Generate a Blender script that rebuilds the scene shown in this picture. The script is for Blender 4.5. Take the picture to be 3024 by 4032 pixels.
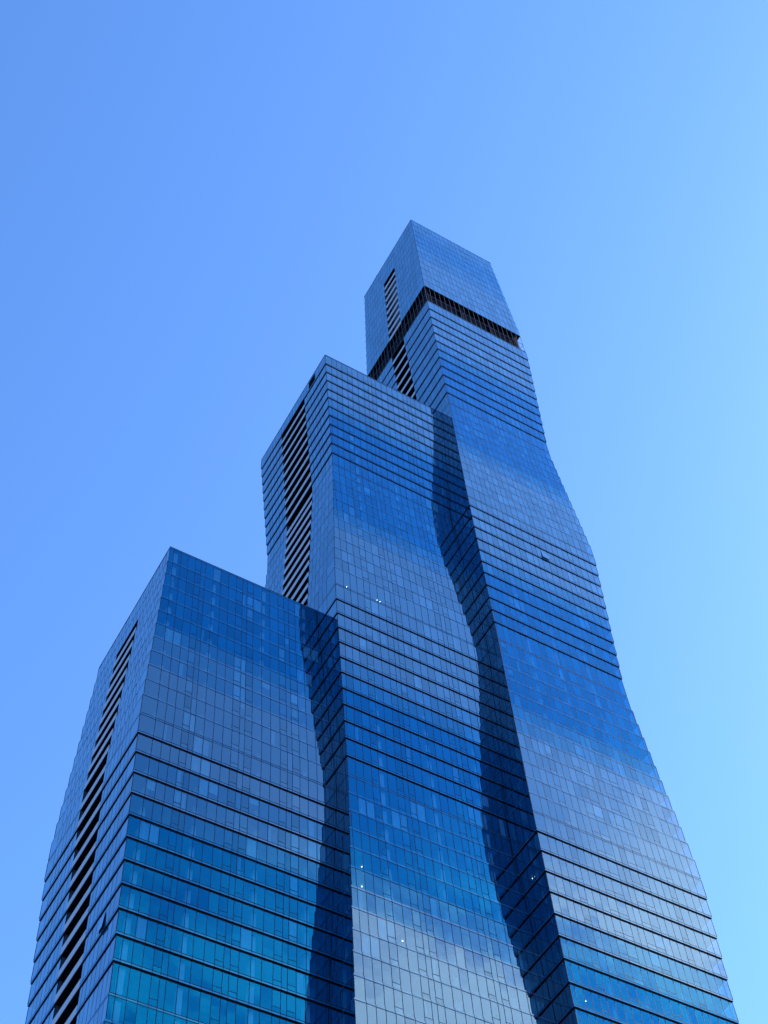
import bpy, math, random
from mathutils import Matrix, Vector

# ------------------------------------------------------------------ scene, camera, sky, sun
for o in list(bpy.data.objects):
    bpy.data.objects.remove(o, do_unlink=True)
scene = bpy.context.scene
COL = scene.collection
random.seed(11)
U = 3.45                      # metres per survey unit
EYE = 1.6                     # camera height above the ground

cam_data = bpy.data.cameras.new('camera')
cam_data.sensor_width = 36.0
cam_data.sensor_fit = 'AUTO'
cam_data.lens = 49.989
cam_data.clip_start = 0.5
cam_data.clip_end = 60000
camera = bpy.data.objects.new('camera', cam_data)
COL.objects.link(camera)
CR = ((0.863669, -0.404859, -0.300277), (-0.501082, -0.754252, -0.424288), (-0.054708, 0.516908, -0.854291))
cm = Matrix.Identity(4)
for i in range(3):
    for j in range(3):
        cm[i][j] = CR[i][j]
cm.translation = Vector((0, 0, EYE))
camera.matrix_world = cm
scene.camera = camera
scene.render.resolution_x = 768
scene.render.resolution_y = 1024

SUN_EL = math.radians(39)
SUN_AZ = math.radians(97)     # measured from +Y towards +X
world = bpy.data.worlds.new('World')
scene.world = world
world.use_nodes = True
wn, wl = world.node_tree.nodes, world.node_tree.links
for n in list(wn):
    wn.remove(n)
w_out = wn.new('ShaderNodeOutputWorld')
w_bg = wn.new('ShaderNodeBackground')
w_sky = wn.new('ShaderNodeTexSky')
w_sky.sky_type = 'NISHITA'
w_sky.sun_disc = False
w_sky.sun_elevation = SUN_EL
w_sky.sun_rotation = SUN_AZ
w_sky.altitude = 150
w_sky.air_density = 1.0
w_sky.dust_density = 0.6
w_sky.ozone_density = 2.2
w_tint = wn.new('ShaderNodeMix')
w_tint.data_type = 'RGBA'
w_tint.blend_type = 'MULTIPLY'
w_tint.inputs[0].default_value = 1.0
w_tint.inputs[7].default_value = (0.555, 0.872, 1.25, 1)
wl.new(w_sky.outputs[0], w_tint.inputs[6])
wl.new(w_tint.outputs[2], w_bg.inputs[0])
w_bg.inputs[1].default_value = 0.15
wl.new(w_bg.outputs[0], w_out.inputs[0])

sun_data = bpy.data.lights.new('sun', 'SUN')
sun_data.energy = 4.0
sun_data.angle = math.radians(0.53)
sun_data.color = (1.0, 0.97, 0.93)
sun = bpy.data.objects.new('sun', sun_data)
COL.objects.link(sun)
sd = Vector((math.sin(SUN_AZ) * math.cos(SUN_EL), math.cos(SUN_AZ) * math.cos(SUN_EL), math.sin(SUN_EL)))
sun.rotation_euler = sd.to_track_quat('Z', 'Y').to_euler()
sun.location = sd * 900

scene.view_settings.view_transform = 'Standard'
scene.view_settings.look = 'None'
scene.view_settings.gamma = 1.0
scene.view_settings.use_curve_mapping = False
scene.view_settings.exposure = 1.05
scene.render.engine = 'CYCLES'
scene.cycles.max_bounces = 10
scene.cycles.glossy_bounces = 6
scene.cycles.transparent_max_bounces = 16
scene.cycles.caustics_reflective = False
scene.cycles.caustics_refractive = False

# ------------------------------------------------------------------ materials
def new_mat(name):
    m = bpy.data.materials.new(name)
    m.use_nodes = True
    nt = m.node_tree
    for n in list(nt.nodes):
        nt.nodes.remove(n)
    out = nt.nodes.new('ShaderNodeOutputMaterial')
    return m, nt, out

def principled(name, col, rough=0.5, metal=0.0, spec=0.5, vary=0.12, scale=1.5):
    m, nt, out = new_mat(name)
    b = nt.nodes.new('ShaderNodeBsdfPrincipled')
    b.inputs['Roughness'].default_value = rough
    b.inputs['Metallic'].default_value = metal
    b.inputs['Specular IOR Level'].default_value = spec
    tc = nt.nodes.new('ShaderNodeTexCoord')
    ns = nt.nodes.new('ShaderNodeTexNoise')
    ns.inputs['Scale'].default_value = scale
    ns.inputs['Detail'].default_value = 4
    nt.links.new(tc.outputs['Object'], ns.inputs['Vector'])
    mp = nt.nodes.new('ShaderNodeMapRange')
    mp.inputs[3].default_value = 1 - vary
    mp.inputs[4].default_value = 1 + vary
    nt.links.new(ns.outputs[0], mp.inputs[0])
    mx = nt.nodes.new('ShaderNodeMix')
    mx.data_type = 'RGBA'
    mx.blend_type = 'MULTIPLY'
    mx.inputs[0].default_value = 1
    mx.inputs[6].default_value = (*col, 1)
    nt.links.new(mp.outputs[0], mx.inputs[7])
    nt.links.new(mx.outputs[2], b.inputs['Base Color'])
    nt.links.new(b.outputs[0], out.inputs[0])
    return m

def glass(name, tint, trans, r0, opaque=None):
    """coated curtain-wall glass: Fresnel mix of a tinted mirror and tinted see-through"""
    m, nt, out = new_mat(name)
    N, L = nt.nodes, nt.links
    geo = N.new('ShaderNodeNewGeometry')
    # insulating glass: reflectance climbs from r0 head-on to 1 at glancing angles
    lw = N.new('ShaderNodeLayerWeight')
    lw.inputs[0].default_value = 0.5
    p2 = N.new('ShaderNodeMath')
    p2.operation = 'POWER'
    p2.inputs[1].default_value = 2.0
    L.new(lw.outputs[1], p2.inputs[0])
    fr = N.new('ShaderNodeMath')
    fr.operation = 'MULTIPLY_ADD'
    fr.inputs[1].default_value = 1.0 - r0
    fr.inputs[2].default_value = r0
    L.new(p2.outputs[0], fr.inputs[0])
    pw = N.new('ShaderNodeMath')
    pw.operation = 'POWER'
    pw.inputs[1].default_value = 4.0
    L.new(lw.outputs[1], pw.inputs[0])
    rnd = N.new('ShaderNodeMapRange')
    rnd.inputs[3].default_value = 0.84
    rnd.inputs[4].default_value = 1.08
    L.new(geo.outputs['Random Per Island'], rnd.inputs[0])
    c0 = N.new('ShaderNodeMix')
    c0.data_type = 'RGBA'
    c0.blend_type = 'MULTIPLY'
    c0.inputs[0].default_value = 1
    c0.inputs[6].default_value = (*tint, 1)
    L.new(rnd.outputs[0], c0.inputs[7])
    c1 = N.new('ShaderNodeMix')
    c1.data_type = 'RGBA'
    L.new(pw.outputs[0], c1.inputs[0])
    L.new(c0.outputs[2], c1.inputs[6])
    c1.inputs[7].default_value = (0.95, 0.97, 1.0, 1)
    gl = N.new('ShaderNodeBsdfGlossy')
    gl.inputs['Roughness'].default_value = 0.015
    L.new(c1.outputs[2], gl.inputs['Color'])
    # faint roller-wave distortion of toughened glass
    tc = N.new('ShaderNodeTexCoord')
    ns = N.new('ShaderNodeTexNoise')
    ns.inputs['Scale'].default_value = 0.55
    ns.inputs['Detail'].default_value = 1.0
    L.new(geo.outputs['Position'], ns.inputs['Vector'])
    bp = N.new('ShaderNodeBump')
    bp.inputs['Strength'].default_value = 0.02
    bp.inputs['Distance'].default_value = 0.15
    L.new(ns.outputs[0], bp.inputs['Height'])
    L.new(bp.outputs[0], gl.inputs['Normal'])
    mix = N.new('ShaderNodeMixShader')
    L.new(fr.outputs[0], mix.inputs[0])
    if opaque is None:
        tr = N.new('ShaderNodeBsdfTransparent')
        tr.inputs[0].default_value = (*trans, 1)
        L.new(tr.outputs[0], mix.inputs[1])
    else:
        df = N.new('ShaderNodeBsdfDiffuse')
        df.inputs[0].default_value = (*opaque, 1)
        L.new(df.outputs[0], mix.inputs[1])
    L.new(gl.outputs[0], mix.inputs[2])
    L.new(mix.outputs[0], out.inputs[0])
    return m

def emission(name, col, strength):
    m, nt, out = new_mat(name)
    e = nt.nodes.new('ShaderNodeEmission')
    e.inputs[0].default_value = (*col, 1)
    e.inputs[1].default_value = strength
    nt.links.new(e.outputs[0], out.inputs[0])
    return m

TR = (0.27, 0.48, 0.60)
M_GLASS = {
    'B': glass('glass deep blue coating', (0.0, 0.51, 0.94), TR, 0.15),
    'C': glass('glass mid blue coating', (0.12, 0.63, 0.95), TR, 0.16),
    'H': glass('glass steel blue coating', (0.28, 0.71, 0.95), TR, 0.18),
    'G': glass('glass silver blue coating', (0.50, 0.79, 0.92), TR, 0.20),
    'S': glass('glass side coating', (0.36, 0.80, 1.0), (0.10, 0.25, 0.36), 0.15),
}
M_SPAN = glass('spandrel glass', (0.48, 0.77, 0.94), None, 0.21, (0.03, 0.05, 0.08))
M_SPANB = glass('spandrel glass deep blue', (0.08, 0.57, 0.94), None, 0.17, (0.015, 0.05, 0.09))
M_FRAME = principled('dark blue anodised frame', (0.007, 0.017, 0.042), 0.6, 0.0, 0.2)
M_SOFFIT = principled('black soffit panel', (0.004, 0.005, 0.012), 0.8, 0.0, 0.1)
M_PARAPET = principled('pale grey balcony parapet', (0.40, 0.42, 0.50), 0.5, vary=0.06)
M_RAIL = principled('light grey railing metal', (0.075, 0.09, 0.14), 0.6)
M_RECESS = principled('dark balcony lining', (0.035, 0.055, 0.09), 0.6)
M_CORE = principled('interior wall', (0.06, 0.06, 0.06), 0.8)
M_CEIL = principled('interior ceiling', (0.14, 0.14, 0.14), 0.8)
M_COLUMN = principled('pale concrete column', (0.85, 0.84, 0.81), 0.8)
M_CURT = principled('off white curtain', (0.80, 0.79, 0.76), 0.9)
M_LAMP = emission('warm ceiling lamp', (1.0, 0.88, 0.68), 10)
M_ROOF = principled('grey roof membrane', (0.25, 0.25, 0.26), 0.9)
M_GROUND = principled('grey paving', (0.085, 0.09, 0.10), 0.9, scale=0.05)

# ------------------------------------------------------------------ helpers
def link(o, parent=None):
    COL.objects.link(o)
    if parent is not None:
        o.parent = parent
    return o

class MB:
    """collects boxes and quads (survey units) into one mesh"""
    def __init__(self):
        self.v, self.f = [], []
    def pt(self, x, y, z):
        self.v.append((x * U, y * U, z * U + EYE))
        return len(self.v) - 1
    def quad(self, a, b, c, d):
        self.f.append(tuple(self.pt(*p) for p in (a, b, c, d)))
    def box(self, x0, y0, z0, x1, y1, z1):
        i = [self.pt(x, y, z) for z in (z0, z1) for y in (y0, y1) for x in (x0, x1)]
        for q in ((0, 2, 3, 1), (4, 5, 7, 6), (0, 1, 5, 4), (2, 6, 7, 3), (0, 4, 6, 2), (1, 3, 7, 5)):
            self.f.append(tuple(i[k] for k in q))
    def hexa(self, pts):
        i = [self.pt(*p) for p in pts]
        for q in ((0, 2, 3, 1), (4, 5, 7, 6), (0, 1, 5, 4), (2, 6, 7, 3), (0, 4, 6, 2), (1, 3, 7, 5)):
            self.f.append(tuple(i[k] for k in q))
    def build(self, name, mat, parent=None, kind=None):
        if not self.f:
            return None
        me = bpy.data.meshes.new(name)
        me.from_pydata(self.v, [], self.f)
        me.materials.append(mat)
        o = bpy.data.objects.new(name, me)
        if kind:
            o['kind'] = kind
        return link(o, parent)

def unit_tray(name, mat):
    """pane: 1 x 1 front sheet with 4 cm edges; front face looks to -Y"""
    t = 0.04
    v = [(-.5, 0, -.5), (.5, 0, -.5), (.5, 0, .5), (-.5, 0, .5),
         (-.5, t, -.5), (.5, t, -.5), (.5, t, .5), (-.5, t, .5)]
    f = [(0, 1, 2, 3), (0, 4, 5, 1), (1, 5, 6, 2), (2, 6, 7, 3), (3, 7, 4, 0)]
    me = bpy.data.meshes.new(name)
    me.from_pydata(v, [], f)
    me.materials.append(mat)
    return me

ME_PANE = {k: unit_tray('pane ' + k, m) for k, m in M_GLASS.items()}

def unit_curtain():
    n, v, f = 14, [], []
    for i in range(n + 1):
        x = -0.5 + i / n
        y = 0.06 * math.sin(i * 2.1) + 0.02 * math.sin(i * 5.3)
        v += [(x, y, -.5), (x, y, .5)]
    for i in range(n):
        a = 2 * i
        f.append((a, a + 2, a + 3, a + 1))
    me = bpy.data.meshes.new('curtain')
    me.from_pydata(v, [], f)
    me.materials.append(M_CURT)
    return me
ME_CURT = unit_curtain()

def unit_lamp():
    v, f, n = [], [], 10
    for k, (r, z) in enumerate(((0.7, 0.5), (1.0, 0.15), (1.0, -0.15), (0.6, -0.5))):
        for i in range(n):
            a = 2 * math.pi * i / n
            v.append((r * math.cos(a), r * math.sin(a), z))
    for k in range(3):
        for i in range(n):
            j = (i + 1) % n
            f.append((k * n + i, (k + 1) * n + i, (k + 1) * n + j, k * n + j))
    f.append(tuple(range(n)))
    f.append(tuple(reversed(range(3 * n, 4 * n))))
    me = bpy.data.meshes.new('ceiling_lamp')
    me.from_pydata(v, [], f)
    me.materials.append(M_LAMP)
    return me
ME_LAMP = unit_lamp()

CI = cm.inverted()
FPX = 49.989 / 36 * 4032
def project(x, y, z):
    p = CI @ Vector((x * U, y * U, z * U + EYE))
    if p.z >= -1:
        return None
    return 1512 + FPX * p.x / -p.z, 2016 - FPX * p.y / -p.z
def px_size(a, b, c):
    pa, pb, pc = project(*a), project(*b), project(*c)
    if None in (pa, pb, pc):
        return 0
    cx, cy = (pb[0] + pc[0]) / 2, (pb[1] + pc[1]) / 2
    if not (-30 < cx < 3054 and -30 < cy < 4062):
        return 0
    return abs((pb[0] - pa[0]) * (pc[1] - pa[1]) - (pb[1] - pa[1]) * (pc[0] - pa[0]))

# ------------------------------------------------------------------ storey levels shared by the three towers
LEV = [87.755, 86.548, 85.315, 84.189, 83.055, 81.932, 80.808, 79.674, 78.526, 77.387, 76.274, 75.192, 73.84, 72.791, 71.823,
       70.872, 69.915, 68.984, 68.031, 67.095, 66.151, 65.216, 64.273, 63.33, 62.219, 61.386, 60.443, 59.5, 58.509,
       57.57, 56.631, 55.731, 54.748, 53.797, 52.887, 51.992, 50.668, 49.613, 48.655, 47.715, 46.771, 45.815, 44.894,
       43.953, 43.017, 42.081, 41.146, 40.2, 39.139, 38.17, 37.232, 36.272, 35.335, 34.374, 33.425, 32.489, 31.537,
       30.591, 29.636, 28.684, 27.485, 26.548]
while LEV[-1] > 1.2:
    LEV.append(LEV[-1] - 0.945)
LEV.append(-EYE / U)
NLEV = len(LEV)
DETAIL_TO = 64                # storeys below the picture's lower edge are built plainer
ST = 0.088                    # height of the spandrel strip at every slab
STEP = 0.0366                 # how far one storey steps out or in

def flare(j):                 # storey flare in steps, 24-storey rhythm
    j %= 24
    return 11 - j if j <= 11 else j - 12

TX, TY, TW, TD = 25.539, 28.421, 7.035, 7.01
MX, MY, MD = 18.151, 29.626, 6.98
LX, LY, LD = 10.753, 30.882, 7.20

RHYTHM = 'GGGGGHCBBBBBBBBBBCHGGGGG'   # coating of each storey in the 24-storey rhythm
class Tower:
    pass

def storey_rect(t, j):
    """plan rectangle of storey j (between level j and j+1)"""
    o = STEP * flare(j + t.ph)
    x0, y0, y1 = t.x - o, t.y - o, t.y + t.d + o
    if t.key == 'T':
        x1 = TX + TW + o
    elif t.key == 'M':
        x1 = TX - STEP * flare(j) - 0.004
    else:
        x1 = MX - STEP * flare(j - 12) - 0.004
    return x0, y0, x1, y1

def make_tower(key, label, x, y, d, ph, top, mull, vents, left_split, bay, bay_from, blue):
    t = Tower()
    t.key, t.x, t.y, t.d, t.ph, t.top = key, x, y, d, ph, top
    t.mull = [x + m for m in mull]
    t.vents = vents
    t.bay = (y + bay[0], y + bay[1])
    t.bay_from = bay_from
    # left-face mullions, measured from the front
    a = [y + left_split[0] * i for i in range(1, int(bay[0] / left_split[0]) + 1)]
    a = [q for q in a if q < t.bay[0] - 0.12]
    nb = max(2, round((d - bay[1]) / left_split[1]))
    b = [t.bay[1] + (d - bay[1]) * i / nb for i in range(1, nb)]
    t.lm_front, t.lm_back = a, b
    mid = (t.bay[1] - t.bay[0])
    t.lm_mid = [t.bay[0] + mid * i / max(2, round(mid / left_split[0])) for i in range(1, max(2, round(mid / left_split[0])))]
    t.blue = blue
    root = bpy.data.objects.new('glass_tower', None)
    root.location = ((x + 3.5) * U, (y + d / 2) * U, 0)
    root.empty_display_size = 5
    root['label'] = label
    root['category'] = 'skyscraper'
    COL.objects.link(root)
    t.root = root
    t.panes = []              # (score, kind, face, centre, width, height)
    t.frames, t.back = MB(), {k: MB() for k in M_GLASS}
    t.ceil = MB()
    t.heads = MB()
    t.span = {'B': MB(), 'G': MB()}
    return t

def tparent(o, t, part=None):
    o.parent = part or t.root
    o.matrix_parent_inverse = t.root.matrix_basis.inverted()   # parts sit at the root's frame
    return o

def tsub(o, part):
    o.parent = part
    o.matrix_parent_inverse = Matrix.Identity(4)
    return o

MW, MPROUD = 0.0095, 0.004     # half width and projection of a mullion

def add_mullion_front(t, x, y, z0, z1, hw=MW):
    t.frames.box(x - hw, y - MPROUD, z0, x + hw, y + 0.02, z1)
def add_mullion_left(t, x, y, z0, z1, hw=MW):
    t.frames.box(x - .003, y - hw * .7, z0, x + 0.02, y + hw * .7, z1)

def face_panes(t, face, plane, edges, z0, z1, kind, vents=(), bays=None):
    """panes between successive edges on the front ('F') or left ('L') face"""
    for a, b in zip(edges[:-1], edges[1:]):
        w = b - a
        if w < 0.03:
            continue
        c = (a + b) / 2
        parts = [(z0, z1)]
        isv = any(abs(a - v) < 0.05 for v in vents)
        if isv:
            zt = z0 + (z1 - z0) * 0.24
            parts = [(z0, zt), (zt, z1)]
            if face == 'F':
                t.frames.box(a + MW, plane - .003, zt - .009, b - MW, plane + .02, zt + .009)
            else:
                t.frames.box(plane - .003, a + MW, zt - .009, plane + .02, b - MW, zt + .009)
        for k, (p, q) in enumerate(parts):
            zc, h = (p + q) / 2, q - p
            if face == 'F':
                ctr = (c, plane, zc)
                s = px_size((a, plane, p), (b, plane, p), (a, plane, q))
            else:
                ctr = (plane, c, zc)
                s = px_size((plane, a, p), (plane, b, p), (plane, a, q))
            t.panes.append((s, kind, face, ctr, w, h, isv and k == 0))

def build_storey(t, j):
    z_top, z_bot = LEV[j], LEV[j + 1]
    x0, y0, x1, y1 = storey_rect(t, j)
    up = flare(j - 1 + t.ph) if j > t.top else -1
    soffit_above = j > t.top and up > flare(j + t.ph)
    zt = z_top - ST
    zb = z_bot
    if flare(j + t.ph) > flare(j + 1 + t.ph):      # own strip hangs below as soffit edge
        pass
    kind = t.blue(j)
    fr = t.frames
    if j >= DETAIL_TO:
        m = t.back[kind]
        m.quad((x0, y0, zb), (x1, y0, zb), (x1, y0, zt), (x0, y0, zt))
        m.quad((x0, y1, zb), (x0, y0, zb), (x0, y0, zt), (x0, y1, zt))
        m.quad((x1, y0, zb), (x1, y1, zb), (x1, y1, zt), (x1, y0, zt))
        m.quad((x1, y1, zb), (x0, y1, zb), (x0, y1, zt), (x1, y1, zt))
        return
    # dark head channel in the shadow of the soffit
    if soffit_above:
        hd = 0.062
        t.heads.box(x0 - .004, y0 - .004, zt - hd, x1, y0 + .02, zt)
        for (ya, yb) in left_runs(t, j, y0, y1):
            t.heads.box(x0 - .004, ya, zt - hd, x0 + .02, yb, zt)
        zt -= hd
    else:
        fr.box(x0 - .006, y0 - .006, zt - .012, x1, y0 + .02, zt + .008)
        for (ya, yb) in left_runs(t, j, y0, y1):
            fr.box(x0 - .003, ya, zt - .012, x0 + .02, yb, zt + .008)
    # sill bar on the strip below
    fr.box(x0 - .006, y0 - .006, zb - .008, x1, y0 + .02, zb + .010)
    for (ya, yb) in left_runs(t, j, y0, y1):
        fr.box(x0 - .003, ya, zb - .008, x0 + .02, yb, zb + .010)
    # front
    ed = [x0] + [m for m in t.mull if x0 + .05 < m < x1 - .03] + [x1]
    face_panes(t, 'F', y0, ed, zb, zt, kind, [t.x + v for v in t.vents])
    for m in ed[1:-1]:
        add_mullion_front(t, m, y0, zb, zt)
    # left
    for (ya, yb) in left_runs(t, j, y0, y1):
        cand = t.lm_front + t.lm_mid + t.lm_back + ([t.bay[0], t.bay[1]] if not has_bay(t, j) else [])
        ed = [ya] + sorted(m for m in cand if ya + .05 < m < yb - .03) + [yb]
        face_panes(t, 'L', x0, ed, zb, zt, 'S')
        for m in ed[1:-1]:
            add_mullion_left(t, x0, m, zb, zt)
    # corner posts
    fr.box(x0 - .008, y0 - .008, zb, x0 + .012, y0 + .012, zt)
    fr.box(x0 - .008, y1 - .012, zb, x0 + .012, y1 + .008, zt)
    fr.box(x1 - .012, y0 - .008, zb, x1 + (.008 if t.key == 'T' else 0), y0 + .012, zt)
    # faces turned away from the camera
    m = t.back[kind]
    m.quad((x1, y0 + .02, zb), (x1, y1, zb), (x1, y1, zt), (x1, y0 + .02, zt))
    m.quad((x1, y1, zb), (x0 + .02, y1, zb), (x0 + .02, y1, zt), (x1, y1, zt))

def has_bay(t, j):
    return j >= t.bay_from

def left_runs(t, j, y0, y1):
    if has_bay(t, j):
        return [(y0, t.bay[0]), (t.bay[1], y1)]
    return [(y0, y1)]

def build_level(t, n):
    """slab, spandrel strip and balcony parapet at level n"""
    a = storey_rect(t, n - 1) if n > t.top else storey_rect(t, n)
    b = storey_rect(t, n) if n < NLEV - 1 else a
    x0, y0 = min(a[0], b[0]), min(a[1], b[1])
    y1 = max(a[3], b[3])
    x1 = max(a[2], b[2]) if t.key == 'T' else min(a[2], b[2])
    z1, z0 = LEV[n], LEV[n] - ST
    bay = has_bay(t, n) or (n > t.top and has_bay(t, n - 1))
    m = MB()
    m.box(x0 + .012, y0 + .012, z0 + .001, x1 - .004, y1 - .012, z1 - .003)
    tparent(m.build('floor_slab', M_SOFFIT), t)
    if n >= DETAIL_TO:
        t.span['G'].box(x0, y0, z0, x1, y1, z1 - .004)
        return
    wide = n if (n <= t.top or flare(n + t.ph) >= flare(n - 1 + t.ph)) else n - 1
    s = t.span['B' if t.blue(wide) in 'BC' else 'G']
    ed = [x0] + [q for q in t.mull if x0 + .05 < q < x1 - .03] + [x1]
    for p, q in zip(ed[:-1], ed[1:]):
        s.box(p + .003, y0, z0 + .008, q - .003, y0 + .011, z1 - .008)
    if bay:
        runs = [(y0 + .012, t.bay[0]), (t.bay[1], y1)]
    else:
        runs = [(y0 + .012, y1)]
    for ya, yb in runs:
        cand = t.lm_front + t.lm_mid + t.lm_back + ([] if bay else [t.bay[0], t.bay[1]])
        el = [ya] + sorted(q for q in cand if ya + .05 < q < yb - .03) + [yb]
        for p, q in zip(el[:-1], el[1:]):
            s.box(x0, p + .003, z0 + .008, x0 + .011, q - .003, z1 - .008)
    s.box(x1 - .004, y0 + .012, z0 + .008, x1 - .001, y1, z1 - .008)
    for q in ed[1:-1]:
        t.frames.box(q - MW * .7, y0 - .005, z0, q + MW * .7, y0 + .004, z1)
    # interior ceiling hung under the slab
    if n < NLEV - 1 and n > 0:
        r = storey_rect(t, n)
        t.ceil.box(r[0] + .10, r[1] + .10, z0 - .02, r[2] - .06, r[3] - .06, z0 - .002) if not bay else (
            t.ceil.box(r[0] + .75, r[1] + .10, z0 - .02, r[2] - .06, r[3] - .06, z0 - .002),
            t.ceil.box(r[0] + .10, r[1] + .10, z0 - .02, r[0] + .745, t.bay[0] - .03, z0 - .002))

PAR_UP = 0.25
def build_bays(t, n_to):
    """recessed balcony column on the left face: lining per storey and one pale parapet per slab"""
    for j in range(max(t.top, t.bay_from), n_to):
        x0, y0, x1, y1 = storey_rect(t, j)
        z1, z0 = LEV[j] - ST, LEV[j + 1]
        dpt = 0.62
        a, b = t.bay
        m = MB()
        m.box(x0 + dpt, a - .015, z0, x0 + dpt + .03, b + .015, z1)          # back wall
        m.box(x0 + .03, a - .015, z0, x0 + dpt, a, z1)                       # near cheek
        m.box(x0 + .03, b, z0, x0 + dpt, b + .015, z1)                       # far cheek
        rec = tparent(m.build('balcony_recess', M_RECESS), t)
        k = 3
        for i in range(k):                                                  # balcony doors
            g = MB()
            p = a + .05 + (b - a - .1) * i / k
            q = a + .05 + (b - a - .1) * (i + 1) / k
            g.box(x0 + dpt - .012, p + .02, z0 + .02, x0 + dpt - .004, q - .02, z1 - .04)
            tsub(g.build('balcony_door', M_SPAN), rec)
        # parapet on the slab below this opening
        r = storey_rect(t, j)
        r2 = storey_rect(t, j + 1)
        px = min(r[0], r2[0]) if flare(j + t.ph) >= flare(j + 1 + t.ph) else r2[0]
        p = MB()
        p.box(px - .004, a + .004, z0 - ST + .012, px + .03, b - .004, z0 + PAR_UP)
        tparent(p.build('balcony_parapet', M_PARAPET), t)

def finish_panes(t):
    t.panes.sort(key=lambda p: -p[0])
    jit = lambda: random.gauss(0, 0.0028)
    rest = {k: MB() for k in M_GLASS}
    rest_open = []
    for i, (s, kind, face, c, w, h, hop) in enumerate(t.panes):
        rx, rz = jit(), jit()
        w2, h2 = w - 2 * MW, h - .012
        if i < 300:
            o = bpy.data.objects.new('pane', ME_PANE[kind])
            COL.objects.link(o)
            o.scale = (w2 * U, 1, h2 * U)
            o.location = (c[0] * U, c[1] * U, c[2] * U + EYE)
            o.rotation_euler = (rx, 0, rz + (0 if face == 'F' else -math.pi / 2))
            if face == 'L':
                o.rotation_euler = (rx, 0, -math.pi / 2 + rz)
            tparent(o, t)
        else:
            m = rest[kind]
            dv = rx * h2 / 2
            du = rz * w2 / 2
            x, y, z = c
            if face == 'F':
                m.quad((x - w2 / 2, y - dv * -1 - du, z - h2 / 2), (x + w2 / 2, y + dv + du, z - h2 / 2),
                       (x + w2 / 2, y - dv + du, z + h2 / 2), (x - w2 / 2, y - dv - du, z + h2 / 2))
            else:
                m.quad((x + dv - du, y + w2 / 2, z - h2 / 2), (x + dv + du, y - w2 / 2, z - h2 / 2),
                       (x - dv + du, y - w2 / 2, z + h2 / 2), (x - dv - du, y + w2 / 2, z + h2 / 2))
    for k, nm in (('B', 'deep_blue_glazing'), ('C', 'mid_blue_glazing'), ('H', 'steel_blue_glazing'),
                  ('G', 'silver_blue_glazing'), ('S', 'side_glazing')):
        # the sheets turned away from the camera join the same part
        off = len(rest[k].v)
        rest[k].v += t.back[k].v
        rest[k].f += [tuple(i + off for i in f) for f in t.back[k].f]
        o = rest[k].build(nm, M_GLASS[k], None, 'stuff')
        if o:
            tparent(o, t)
    o = t.frames.build('window_frames', M_FRAME, None, 'stuff')
    tparent(o, t)
    tparent(t.span['B'].build('deep_blue_spandrels', M_SPANB, None, 'stuff'), t)
    tparent(t.span['G'].build('silver_blue_spandrels', M_SPAN, None, 'stuff'), t)
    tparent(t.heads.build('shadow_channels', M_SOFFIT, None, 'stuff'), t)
    o = t.ceil.build('room_ceilings', M_CEIL, None, 'stuff')
    if o:
        tparent(o, t)

def add_curtain(t, face, plane, a, b, z0, z1, deep=0.035):
    o = bpy.data.objects.new('curtain', ME_CURT)
    COL.objects.link(o)
    o.scale = ((b - a) * U, 1, (z1 - z0) * U)
    if face == 'F':
        o.location = ((a + b) / 2 * U, (plane + deep) * U, (z0 + z1) / 2 * U + EYE)
    else:
        o.location = ((plane + deep) * U, (a + b) / 2 * U, (z0 + z1) / 2 * U + EYE)
        o.rotation_euler = (0, 0, -math.pi / 2)
    tparent(o, t)

def curtains(t, js, prob, skip=()):
    for j in js:
        x0, y0, x1, y1 = storey_rect(t, j)
        ed = [x0] + [m for m in t.mull if x0 + .05 < m < x1 - .03] + [x1]
        i = 1
        while i < len(ed) - 2:
            if random.random() < prob:
                z0, z1 = LEV[j + 1] + .01, LEV[j] - ST - .03
                r = random.random()
                a, b = ed[i] + .02, ed[i + 1] - .02
                if r < .35:
                    b = a + (b - a) * random.uniform(.3, .8)
                elif r < .55:
                    z0 = z1 - (z1 - z0) * random.uniform(.3, .8)
                elif r < .75 and i < len(ed) - 3:
                    b = ed[i + 2] - .02
                    i += 1
                add_curtain(t, 'F', y0, a, b, z0, z1)
            i += 1

def add_columns(t, xs, ys, z_top):
    for x in xs:
        m = MB()
        m.box(t.x + x, t.y + .12, -EYE / U, t.x + x + .17, t.y + .34, z_top)
        tparent(m.build('column', M_COLUMN), t)
    for y in ys:
        m = MB()
        m.box(t.x + .14, t.y + y, -EYE / U, t.x + .34, t.y + y + .16, z_top)
        tparent(m.build('column', M_COLUMN), t)

def add_core(t, z_top):
    m = MB()
    m.box(t.x + 1.5, t.y + 1.5, -EYE / U, t.x + 6.2, t.y + t.d - 1.5, z_top)
    tparent(m.build('building_core', M_CORE), t)
    # room partitions standing across the plan, between core and glass
    for x in (1.62, 3.55, 5.2):
        p = MB()
        p.box(t.x + x, t.y + .12, -EYE / U, t.x + x + .04, t.y + 1.49, z_top)
        tparent(p.build('partition_wall', M_CORE), t)
    if t.key == 'T':
        p = MB()
        p.box(t.x + 6.80, t.y + .06, -EYE / U, t.x + 6.84, t.y + t.d - .1, z_top)  # added wall, blocks bright sky showing through the right corner glass
        tparent(p.build('partition_wall', M_CORE), t)
    p = MB()
    p.box(t.x + .12, t.y + 1.62, -EYE / U, t.x + 1.49, t.y + 1.66, z_top)
    tparent(p.build('partition_wall', M_CORE), t)

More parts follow.
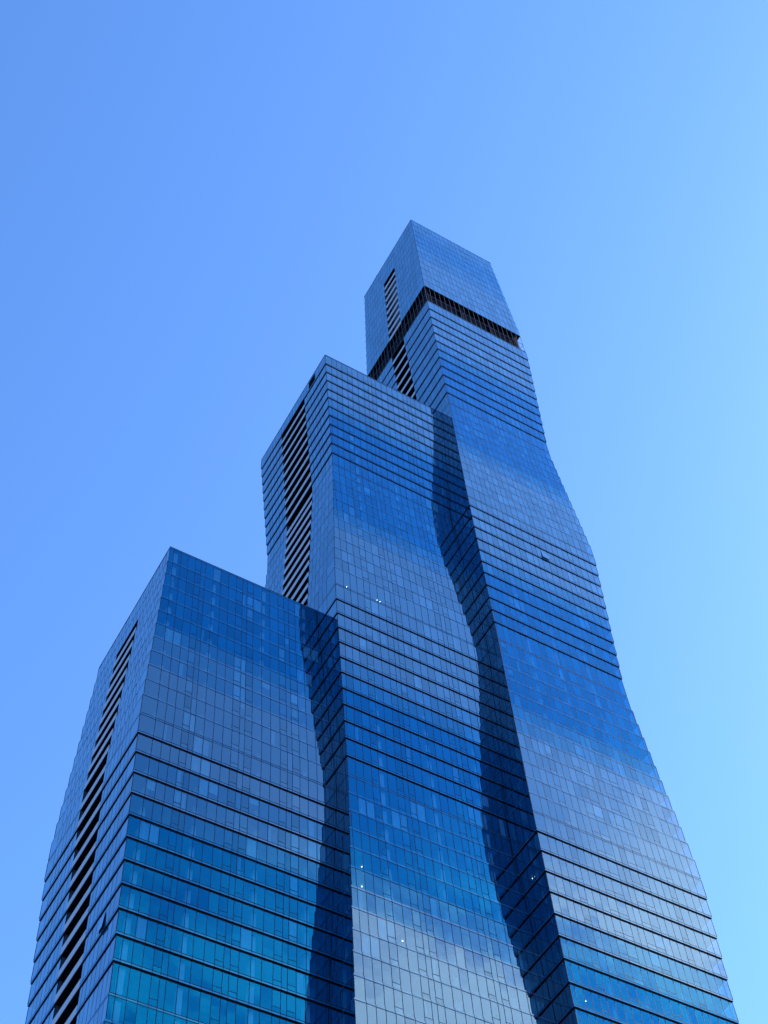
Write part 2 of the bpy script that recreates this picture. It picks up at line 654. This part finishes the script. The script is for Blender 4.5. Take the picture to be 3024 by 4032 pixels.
def add_lamps(t, pts, r=0.019):
    for (x, y, z) in pts:
        n = max(i for i in range(NLEV - 1) if LEV[i] > z)
        k = (LEV[n] - ST - .06) / z                     # hang it just under that storey's ceiling
        x, y, z = (t.x + x) * k - t.x, (t.y + y) * k - t.y, z * k
        o = bpy.data.objects.new('ceiling_lamp', ME_LAMP)
        COL.objects.link(o)
        k = r * random.uniform(.75, 1.1)
        o.scale = (k * U, k * U, k * U)
        o.location = ((t.x + x) * U, (t.y + y) * U, z * U + EYE)
        tparent(o, t)

# ------------------------------------------------------------------ ground and sky-side setting
g = MB()
g.quad((-3000, -3000, -EYE / U), (3000, -3000, -EYE / U), (3000, 3000, -EYE / U), (-3000, 3000, -EYE / U))
ground = g.build('ground', M_GROUND)
ground['kind'] = 'structure'

def cloud_material():
    m, nt, out = new_mat('thin cirrus')
    N, L = nt.nodes, nt.links
    tc = N.new('ShaderNodeTexCoord')
    mp = N.new('ShaderNodeMapping')
    mp.inputs['Scale'].default_value = (1.0, 2.2, 1.0)
    mp.inputs['Rotation'].default_value = (0, 0, 0.6)
    L.new(tc.outputs['Object'], mp.inputs[0])
    ns = N.new('ShaderNodeTexNoise')
    ns.inputs['Scale'].default_value = 0.0017
    ns.inputs['Detail'].default_value = 8
    ns.inputs['Roughness'].default_value = 0.55
    ns.inputs['Distortion'].default_value = 0.8
    L.new(mp.outputs[0], ns.inputs['Vector'])
    ra = N.new('ShaderNodeMapRange')
    ra.inputs[1].default_value = 0.29
    ra.inputs[2].default_value = 0.58
    ra.inputs[3].default_value = 0.0
    ra.inputs[4].default_value = 0.9
    L.new(ns.outputs[0], ra.inputs[0])
    fl = N.new('ShaderNodeVectorMath')
    fl.operation = 'MULTIPLY'
    fl.inputs[1].default_value = (1, 1, 0)
    L.new(tc.outputs['Object'], fl.inputs[0])
    sx = N.new('ShaderNodeVectorMath')
    sx.operation = 'LENGTH'
    L.new(fl.outputs[0], sx.inputs[0])
    fa = N.new('ShaderNodeMapRange')          # the sheet thins out towards its near edge
    fa.interpolation_type = 'SMOOTHSTEP'
    fa.inputs[1].default_value = 2050
    fa.inputs[2].default_value = 3000
    L.new(sx.outputs['Value'], fa.inputs[0])
    xyz = N.new('ShaderNodeSeparateXYZ')
    L.new(tc.outputs['Object'], xyz.inputs[0])
    fx = N.new('ShaderNodeMapRange')          # and towards its western end
    fx.interpolation_type = 'SMOOTHSTEP'
    fx.inputs[1].default_value = -300
    fx.inputs[2].default_value = 900
    L.new(xyz.outputs[0], fx.inputs[0])
    m0 = N.new('ShaderNodeMath')
    m0.operation = 'MULTIPLY'
    L.new(ra.outputs[0], m0.inputs[0])
    L.new(fa.outputs[0], m0.inputs[1])
    mu = N.new('ShaderNodeMath')
    mu.operation = 'MULTIPLY'
    L.new(m0.outputs[0], mu.inputs[0])
    L.new(fx.outputs[0], mu.inputs[1])
    df = N.new('ShaderNodeBsdfDiffuse')
    df.inputs[0].default_value = (.9, .9, .9, 1)
    tl = N.new('ShaderNodeBsdfTranslucent')
    tl.inputs[0].default_value = (.9, .9, .9, 1)
    m1 = N.new('ShaderNodeMixShader')
    m1.inputs[0].default_value = .85
    L.new(df.outputs[0], m1.inputs[1])
    L.new(tl.outputs[0], m1.inputs[2])
    tr = N.new('ShaderNodeBsdfTransparent')
    m2 = N.new('ShaderNodeMixShader')
    L.new(mu.outputs[0], m2.inputs[0])
    L.new(tr.outputs[0], m2.inputs[1])
    L.new(m1.outputs[0], m2.inputs[2])
    L.new(m2.outputs[0], out.inputs[0])
    return m
cv = bpy.data.meshes.new('cloud_sheet')
cv.from_pydata([(-400, -12000, 2600), (14000, -12000, 2600), (14000, -1000, 2600), (-400, -1000, 2600)], [], [(0, 1, 2, 3)])
cv.materials.append(cloud_material())
cloud = bpy.data.objects.new('cloud_sheet', cv)
cloud['kind'] = 'structure'
COL.objects.link(cloud)

# ------------------------------------------------------------------ the three towers
low = make_tower('L', 'shortest glass tower at the left with a thin railing along its roof edge', LX, LY, LD, 0, 36,
    [.187, .531, .867, 1.2, 1.465, 1.67, 2.033, 2.397, 2.768, 3.12, 3.42, 3.635, 3.927, 4.328, 4.699, 5.094, 5.381, 5.591, 5.897, 6.24, 6.6, 6.95],
    (1.2, 3.12, 3.635, 5.094, 5.591), (0.33, 0.36), (2.52, 4.66), 38,
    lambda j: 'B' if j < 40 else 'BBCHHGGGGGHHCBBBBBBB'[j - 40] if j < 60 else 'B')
middle = make_tower('M', 'middle glass tower between the two others, broad striped balcony bay on its left face', MX, MY, MD, 12, 12,
    [.013, .344, .681, 1.029, 1.332, 1.711, 2.087, 2.383, 2.596, 2.87, 3.248, 3.625, 3.975, 4.326, 4.691, 4.985, 5.206, 5.489, 5.885, 6.258, 6.6, 6.95],
    (1.029, 2.087, 2.596, 4.691, 5.206), (0.36, 0.36), (2.12, 4.87), 13,
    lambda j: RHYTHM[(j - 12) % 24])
tall = make_tower('T', 'tallest glass tower at the right with a dark open storey below its crown', TX, TY, TD, 0, 0,
    [.074, .41, .725, 1.05, 1.358, 1.686, 2.023, 2.353, 2.732, 3.171, 3.469, 3.759, 4.166, 4.576, 4.903, 5.239, 5.574, 5.861, 6.264, 6.655, 7.019],
    (1.05, 2.353, 2.732, 3.759, 4.166, 5.574), (0.345, 0.36), (2.70, 4.29), 0,
    lambda j: RHYTHM[j % 24])

for t in (low, middle, tall):
    for j in range(t.top, NLEV - 1):
        build_storey(t, j)
    for n in range(t.top, NLEV):
        build_level(t, n)
    build_bays(t, DETAIL_TO)

# --- crown of the tall tower: open storey, then twelve plain rows
CROWN_Z0, CROWN_Z1, ROWS = 90.40, 104.55, 12
def crown_rect(k):            # k = 0 at the bottom
    o = STEP * (11 - 8 * k / (ROWS - 1))
    return TX - o, TY - o, TX + TW + o, TY + TD + o
def build_crown(t):
    hrow = (CROWN_Z1 - CROWN_Z0) / ROWS
    for k in range(ROWS):
        x0, y0, x1, y1 = crown_rect(k)
        z0 = CROWN_Z0 + hrow * k
        z1 = z0 + hrow
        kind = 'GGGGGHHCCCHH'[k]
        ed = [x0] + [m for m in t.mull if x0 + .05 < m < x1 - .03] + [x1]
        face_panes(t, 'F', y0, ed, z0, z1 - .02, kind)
        for m in ed[1:-1]:
            add_mullion_front(t, m, y0, z0, z1, MW * .8)
        t.frames.box(x0 - .006, y0 - .006, z1 - .022, x1, y0 + .02, z1 - .002)
        bay = k <= 8
        runs = [(y0, t.bay[0]), (t.bay[1], y1)] if bay else [(y0, y1)]
        for ya, yb in runs:
            cand = t.lm_front + t.lm_mid + t.lm_back + ([] if bay else [t.bay[0], t.bay[1]])
            el = [ya] + sorted(m for m in cand if ya + .05 < m < yb - .03) + [yb]
            face_panes(t, 'L', x0, el, z0, z1 - .02, 'S')
            for m in el[1:-1]:
                add_mullion_left(t, x0, m, z0, z1, MW * .8)
            t.frames.box(x0 - .003, ya, z1 - .022, x0 + .02, yb, z1 - .002)
        t.frames.box(x0 - .008, y0 - .008, z0, x0 + .012, y0 + .012, z1)
        m = t.back[kind]
        m.quad((x1, y0 + .02, z0), (x1, y1, z0), (x1, y1, z1), (x1, y0 + .02, z1))
        m.quad((x1, y1, z0), (x0 + .02, y1, z0), (x0 + .02, y1, z1), (x1, y1, z1))
        s = MB()
        if bay:
            s.box(x0 + .62, y0 + .02, z1 - .06, x1 - .02, y1 - .02, z1 - .024)
            s.box(x0 + .02, y0 + .02, z1 - .06, x0 + .615, t.bay[0], z1 - .024)
            s.box(x0 + .02, t.bay[1], z1 - .06, x0 + .615, y1 - .02, z1 - .024)
        else:
            s.box(x0 + .02, y0 + .02, z1 - .06, x1 - .02, y1 - .02, z1 - .024)
        tparent(s.build('floor_slab', M_SOFFIT), t)
        if bay:
            a, b = t.bay
            r = MB()
            r.box(x0 + .58, a, z0, x0 + .61, b, z1 - .06)
            r.box(x0 + .03, a - .015, z0, x0 + .58, a, z1 - .06)
            r.box(x0 + .03, b, z0, x0 + .58, b + .015, z1 - .06)
            tparent(r.build('balcony_recess', M_RECESS), t)
            p = MB()
            p.box(x0 - .002, a + .004, z0 - .10, x0 + .03, b - .004, z0 + hrow * .24)
            tparent(p.build('balcony_parapet', M_PARAPET), t)
    # underside of the crown
    x0, y0, x1, y1 = crown_rect(0)
    s = MB()
    s.box(x0 + .004, y0 + .004, CROWN_Z0 - .03, x1 - .004, y1 - .004, CROWN_Z0 - .001)
    tparent(s.build('crown_soffit', M_SOFFIT), t)
    # roof and coping
    x0, y0, x1, y1 = crown_rect(ROWS - 1)
    r = MB()
    r.box(x0 + .05, y0 + .05, CROWN_Z1 - .12, x1 - .05, y1 - .05, CROWN_Z1 - .08)
    roof = tparent(r.build('roof', M_ROOF), t)
    c = MB()
    c.box(x0 - .012, y0 - .012, CROWN_Z1, x1 + .012, y0 + .06, CROWN_Z1 + .03)
    c.box(x0 - .012, y0 + .06, CROWN_Z1, x0 + .06, y1 + .012, CROWN_Z1 + .03)
    c.box(x1 - .06, y0 + .06, CROWN_Z1, x1 + .012, y1 + .012, CROWN_Z1 + .03)
    c.box(x0 + .06, y1 - .06, CROWN_Z1, x1 - .06, y1 + .012, CROWN_Z1 + .03)
    tsub(c.build('coping', M_FRAME), roof)
    d = MB()
    d.box(x0 + .02, y0 + 5.20, CROWN_Z1 + .03, x0 + .12, y0 + 5.34, CROWN_Z1 + .16)
    d.box(x0 - .03, y0 + 5.24, CROWN_Z1 + .12, x0 + .02, y0 + 5.30, CROWN_Z1 + .15)
    tparent(d.build('roof_davit', M_FRAME), t)
    # open storey: rails, posts, columns
    x0, y0, x1, y1 = crown_rect(0)
    zb, zm, zt = LEV[0], 88.955, CROWN_Z0 - .03
    posts = []
    xs = [x0 + .02 + (x1 - x0 - .04) * i / 20 for i in range(21)]
    ys = [y0 + .02 + (y1 - y0 - .04) * i / 20 for i in range(21)]
    for i, xx in enumerate(xs):
        b = MB(); b.box(xx - .009, y0 + .01, zb, xx + .009, y0 + .03, zt)
        tparent(b.build('post', M_RAIL), t)
        b = MB(); b.box(xx - .009, y1 - .03, zb, xx + .009, y1 - .01, zt)
        tparent(b.build('post', M_RAIL), t)
    for i, yy in enumerate(ys[1:-1]):
        b = MB(); b.box(x0 + .01, yy - .009, zb, x0 + .03, yy + .009, zt)
        tparent(b.build('post', M_RAIL), t)
        b = MB(); b.box(x1 - .03, yy - .009, zb, x1 - .01, yy + .009, zt)
        tparent(b.build('post', M_RAIL), t)
    for (a, bb) in (((x0, y0 - .002), (x1, y0 + .02)), ((x0, y1 - .02), (x1, y1 + .002)),
                    ((x0 - .002, y0 + .02), (x0 + .02, y1 - .02)), ((x1 - .02, y0 + .02), (x1 + .002, y1 - .02))):
        b = MB(); b.box(a[0], a[1], zm - .012, bb[0], bb[1], zm + .012)
        tparent(b.build('rail', M_RAIL), t)
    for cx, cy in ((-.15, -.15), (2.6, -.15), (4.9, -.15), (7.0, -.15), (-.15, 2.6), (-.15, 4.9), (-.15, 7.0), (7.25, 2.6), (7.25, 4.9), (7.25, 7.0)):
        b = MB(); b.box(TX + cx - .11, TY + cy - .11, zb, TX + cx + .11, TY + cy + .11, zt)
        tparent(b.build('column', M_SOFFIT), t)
    b = MB(); b.box(TX + .0, TY + .0, zb, TX + 7.2, TY + 6.9, zt)  # black block added inside the open storey to keep it dark
    tparent(b.build('storey_dark_fill', M_SOFFIT), t)
    cap = MB(); e = storey_rect(t, 0)
    cap.box(e[0] - .01, e[1] - .01, zb, e[2] + .01, e[1] + .03, zb + .03)
    cap.box(e[0] - .01, e[1] + .03, zb, e[0] + .03, e[3] + .01, zb + .03)
    tparent(cap.build('ledge_coping', M_RAIL), t)
build_crown(tall)
cc = MB(); cc.box(TX + 1.5, TY + 1.5, CROWN_Z0, TX + 5.6, TY + 5.5, CROWN_Z1 - .13)
tparent(cc.build('building_core', M_CORE), tall)

# --- roofs of the lower towers
def flat_roof(t, z, coping=True):
    x0, y0, x1, y1 = storey_rect(t, t.top)
    r = MB(); r.box(x0 + .04, y0 + .04, z, x1 - .01, y1 - .04, z + .02)
    roof = tparent(r.build('roof', M_ROOF), t)
    c = MB()
    c.box(x0 - .008, y0 - .008, z + .001, x1, y0 + .035, z + .022)
    c.box(x0 - .008, y0 + .035, z + .001, x0 + .035, y1 + .008, z + .022)
    tsub(c.build('coping', M_FRAME), roof)
flat_roof(low, LEV[36])
flat_roof(middle, LEV[12])
x0, y0, x1, y1 = storey_rect(low, 36)
for zz in (.075,):
    b = MB(); b.box(x0 + .10, y0 + .075, LEV[36] + zz, x1, y0 + .092, LEV[36] + zz + .016)
    railing = tparent(b.build('railing', M_RAIL), low)
k = 0
xx = x0 + .10
while xx < x1 - .05:
    b = MB(); b.box(xx, y0 + .078, LEV[36] + .02, xx + .012, y0 + .09, LEV[36] + .075)
    tsub(b.build('post', M_RAIL), railing)
    xx += .42
# louvre panel in the top storey of the middle tower
x0, y0, x1, y1 = storey_rect(middle, 12)
for i in range(9):
    za = LEV[13] + .06 + i * .088
    b = MB(); b.hexa([(x0 - .016, MY + .82, za), (x0 + .0, MY + .82, za + .03), (x0 - .016, MY + 1.52, za), (x0 + .0, MY + 1.52, za + .03),
                      (x0 - .016, MY + .82, za + .03), (x0 + .0, MY + .82, za + .06), (x0 - .016, MY + 1.52, za + .03), (x0 + .0, MY + 1.52, za + .06)])
    tparent(b.build('louvre_blade', M_SOFFIT), middle)

# --- insides
for t in (low, middle, tall):
    add_core(t, LEV[t.top] - ST - .03)
    finish_panes(t)
add_columns(low, (.26, 2.09, 4.39, 6.3), (1.55, 4.9), LEV[36] - ST - .03)
add_columns(middle, (1.45, 3.7, 5.95), (1.6, 5.1), LEV[12] - ST - .03)
add_columns(tall, (1.75, 3.3, 5.1), (1.75, 4.7), LEV[0] - ST - .03)
curtains(low, range(36, 62), 0.06)
curtains(low, (50, 51), 0.28)
curtains(middle, range(14, 61), 0.06)
curtains(tall, range(2, 60), 0.05)
add_lamps(low, [(0.624, 0.3, 47.869), (1.147, 0.3, 47.872)])
add_lamps(middle, [(0.591, 0.3, 51.964), (2.302, 0.3, 51.979), (2.149, 0.3, 51.99), (3.294, 0.3, 52.0), (5.838, 0.3, 52.525),
                   (6.544, 0.3, 52.531), (0.557, 0.3, 35.03), (0.518, 0.3, 34.11), (1.957, 0.3, 32.346)])
add_lamps(tall, [(4.343, 0.3, 76.416), (1.513, 0.3, 41.282), (1.028, 0.3, 41.334), (0.813, 0.3, 31.349), (0.1, 0.927, 37.068),
                 (0.1, 0.816, 37.071), (0.1, 1.918, 37.037)])

# --- two opened hopper windows
def open_vent(t, face, a, b, z0, z1, plane, tilt):
    o = bpy.data.objects.new('opened_pane', ME_PANE['S' if face == 'L' else 'G'])
    COL.objects.link(o)
    o.scale = ((b - a) * U, 1, (z1 - z0) * U)
    out = math.sin(tilt) * (z1 - z0) / 2
    f = MB()
    if face == 'F':
        o.location = ((a + b) / 2 * U, (plane - out - .02) * U, (z0 + z1) / 2 * U + EYE)
        o.rotation_euler = (-tilt, 0, 0)
        f.box(a, plane - .016, z0, b, plane - .008, z1)
    else:
        o.location = ((plane - out - .02) * U, (a + b) / 2 * U, (z0 + z1) / 2 * U + EYE)
        o.rotation_euler = (-tilt, 0, -math.pi / 2)
        f.box(plane - .016, a, z0, plane - .008, b, z1)
    o['label'] = 'hopper window tilted open'
    tparent(o, t)
    tparent(f.build('vent_shade_plate', M_SOFFIT), t)  # black plate over the glass stands in for the shaded gap
r = storey_rect(tall, 26)
open_vent(tall, 'F', TX + 3.759, TX + 4.166, LEV[27] + .02, LEV[27] + .55, r[1], math.radians(5))
r = storey_rect(low, 56)
open_vent(low, 'L', LY + .99, LY + 1.32, LEV[57] + .02, LEV[57] + .62, r[0], math.radians(5))
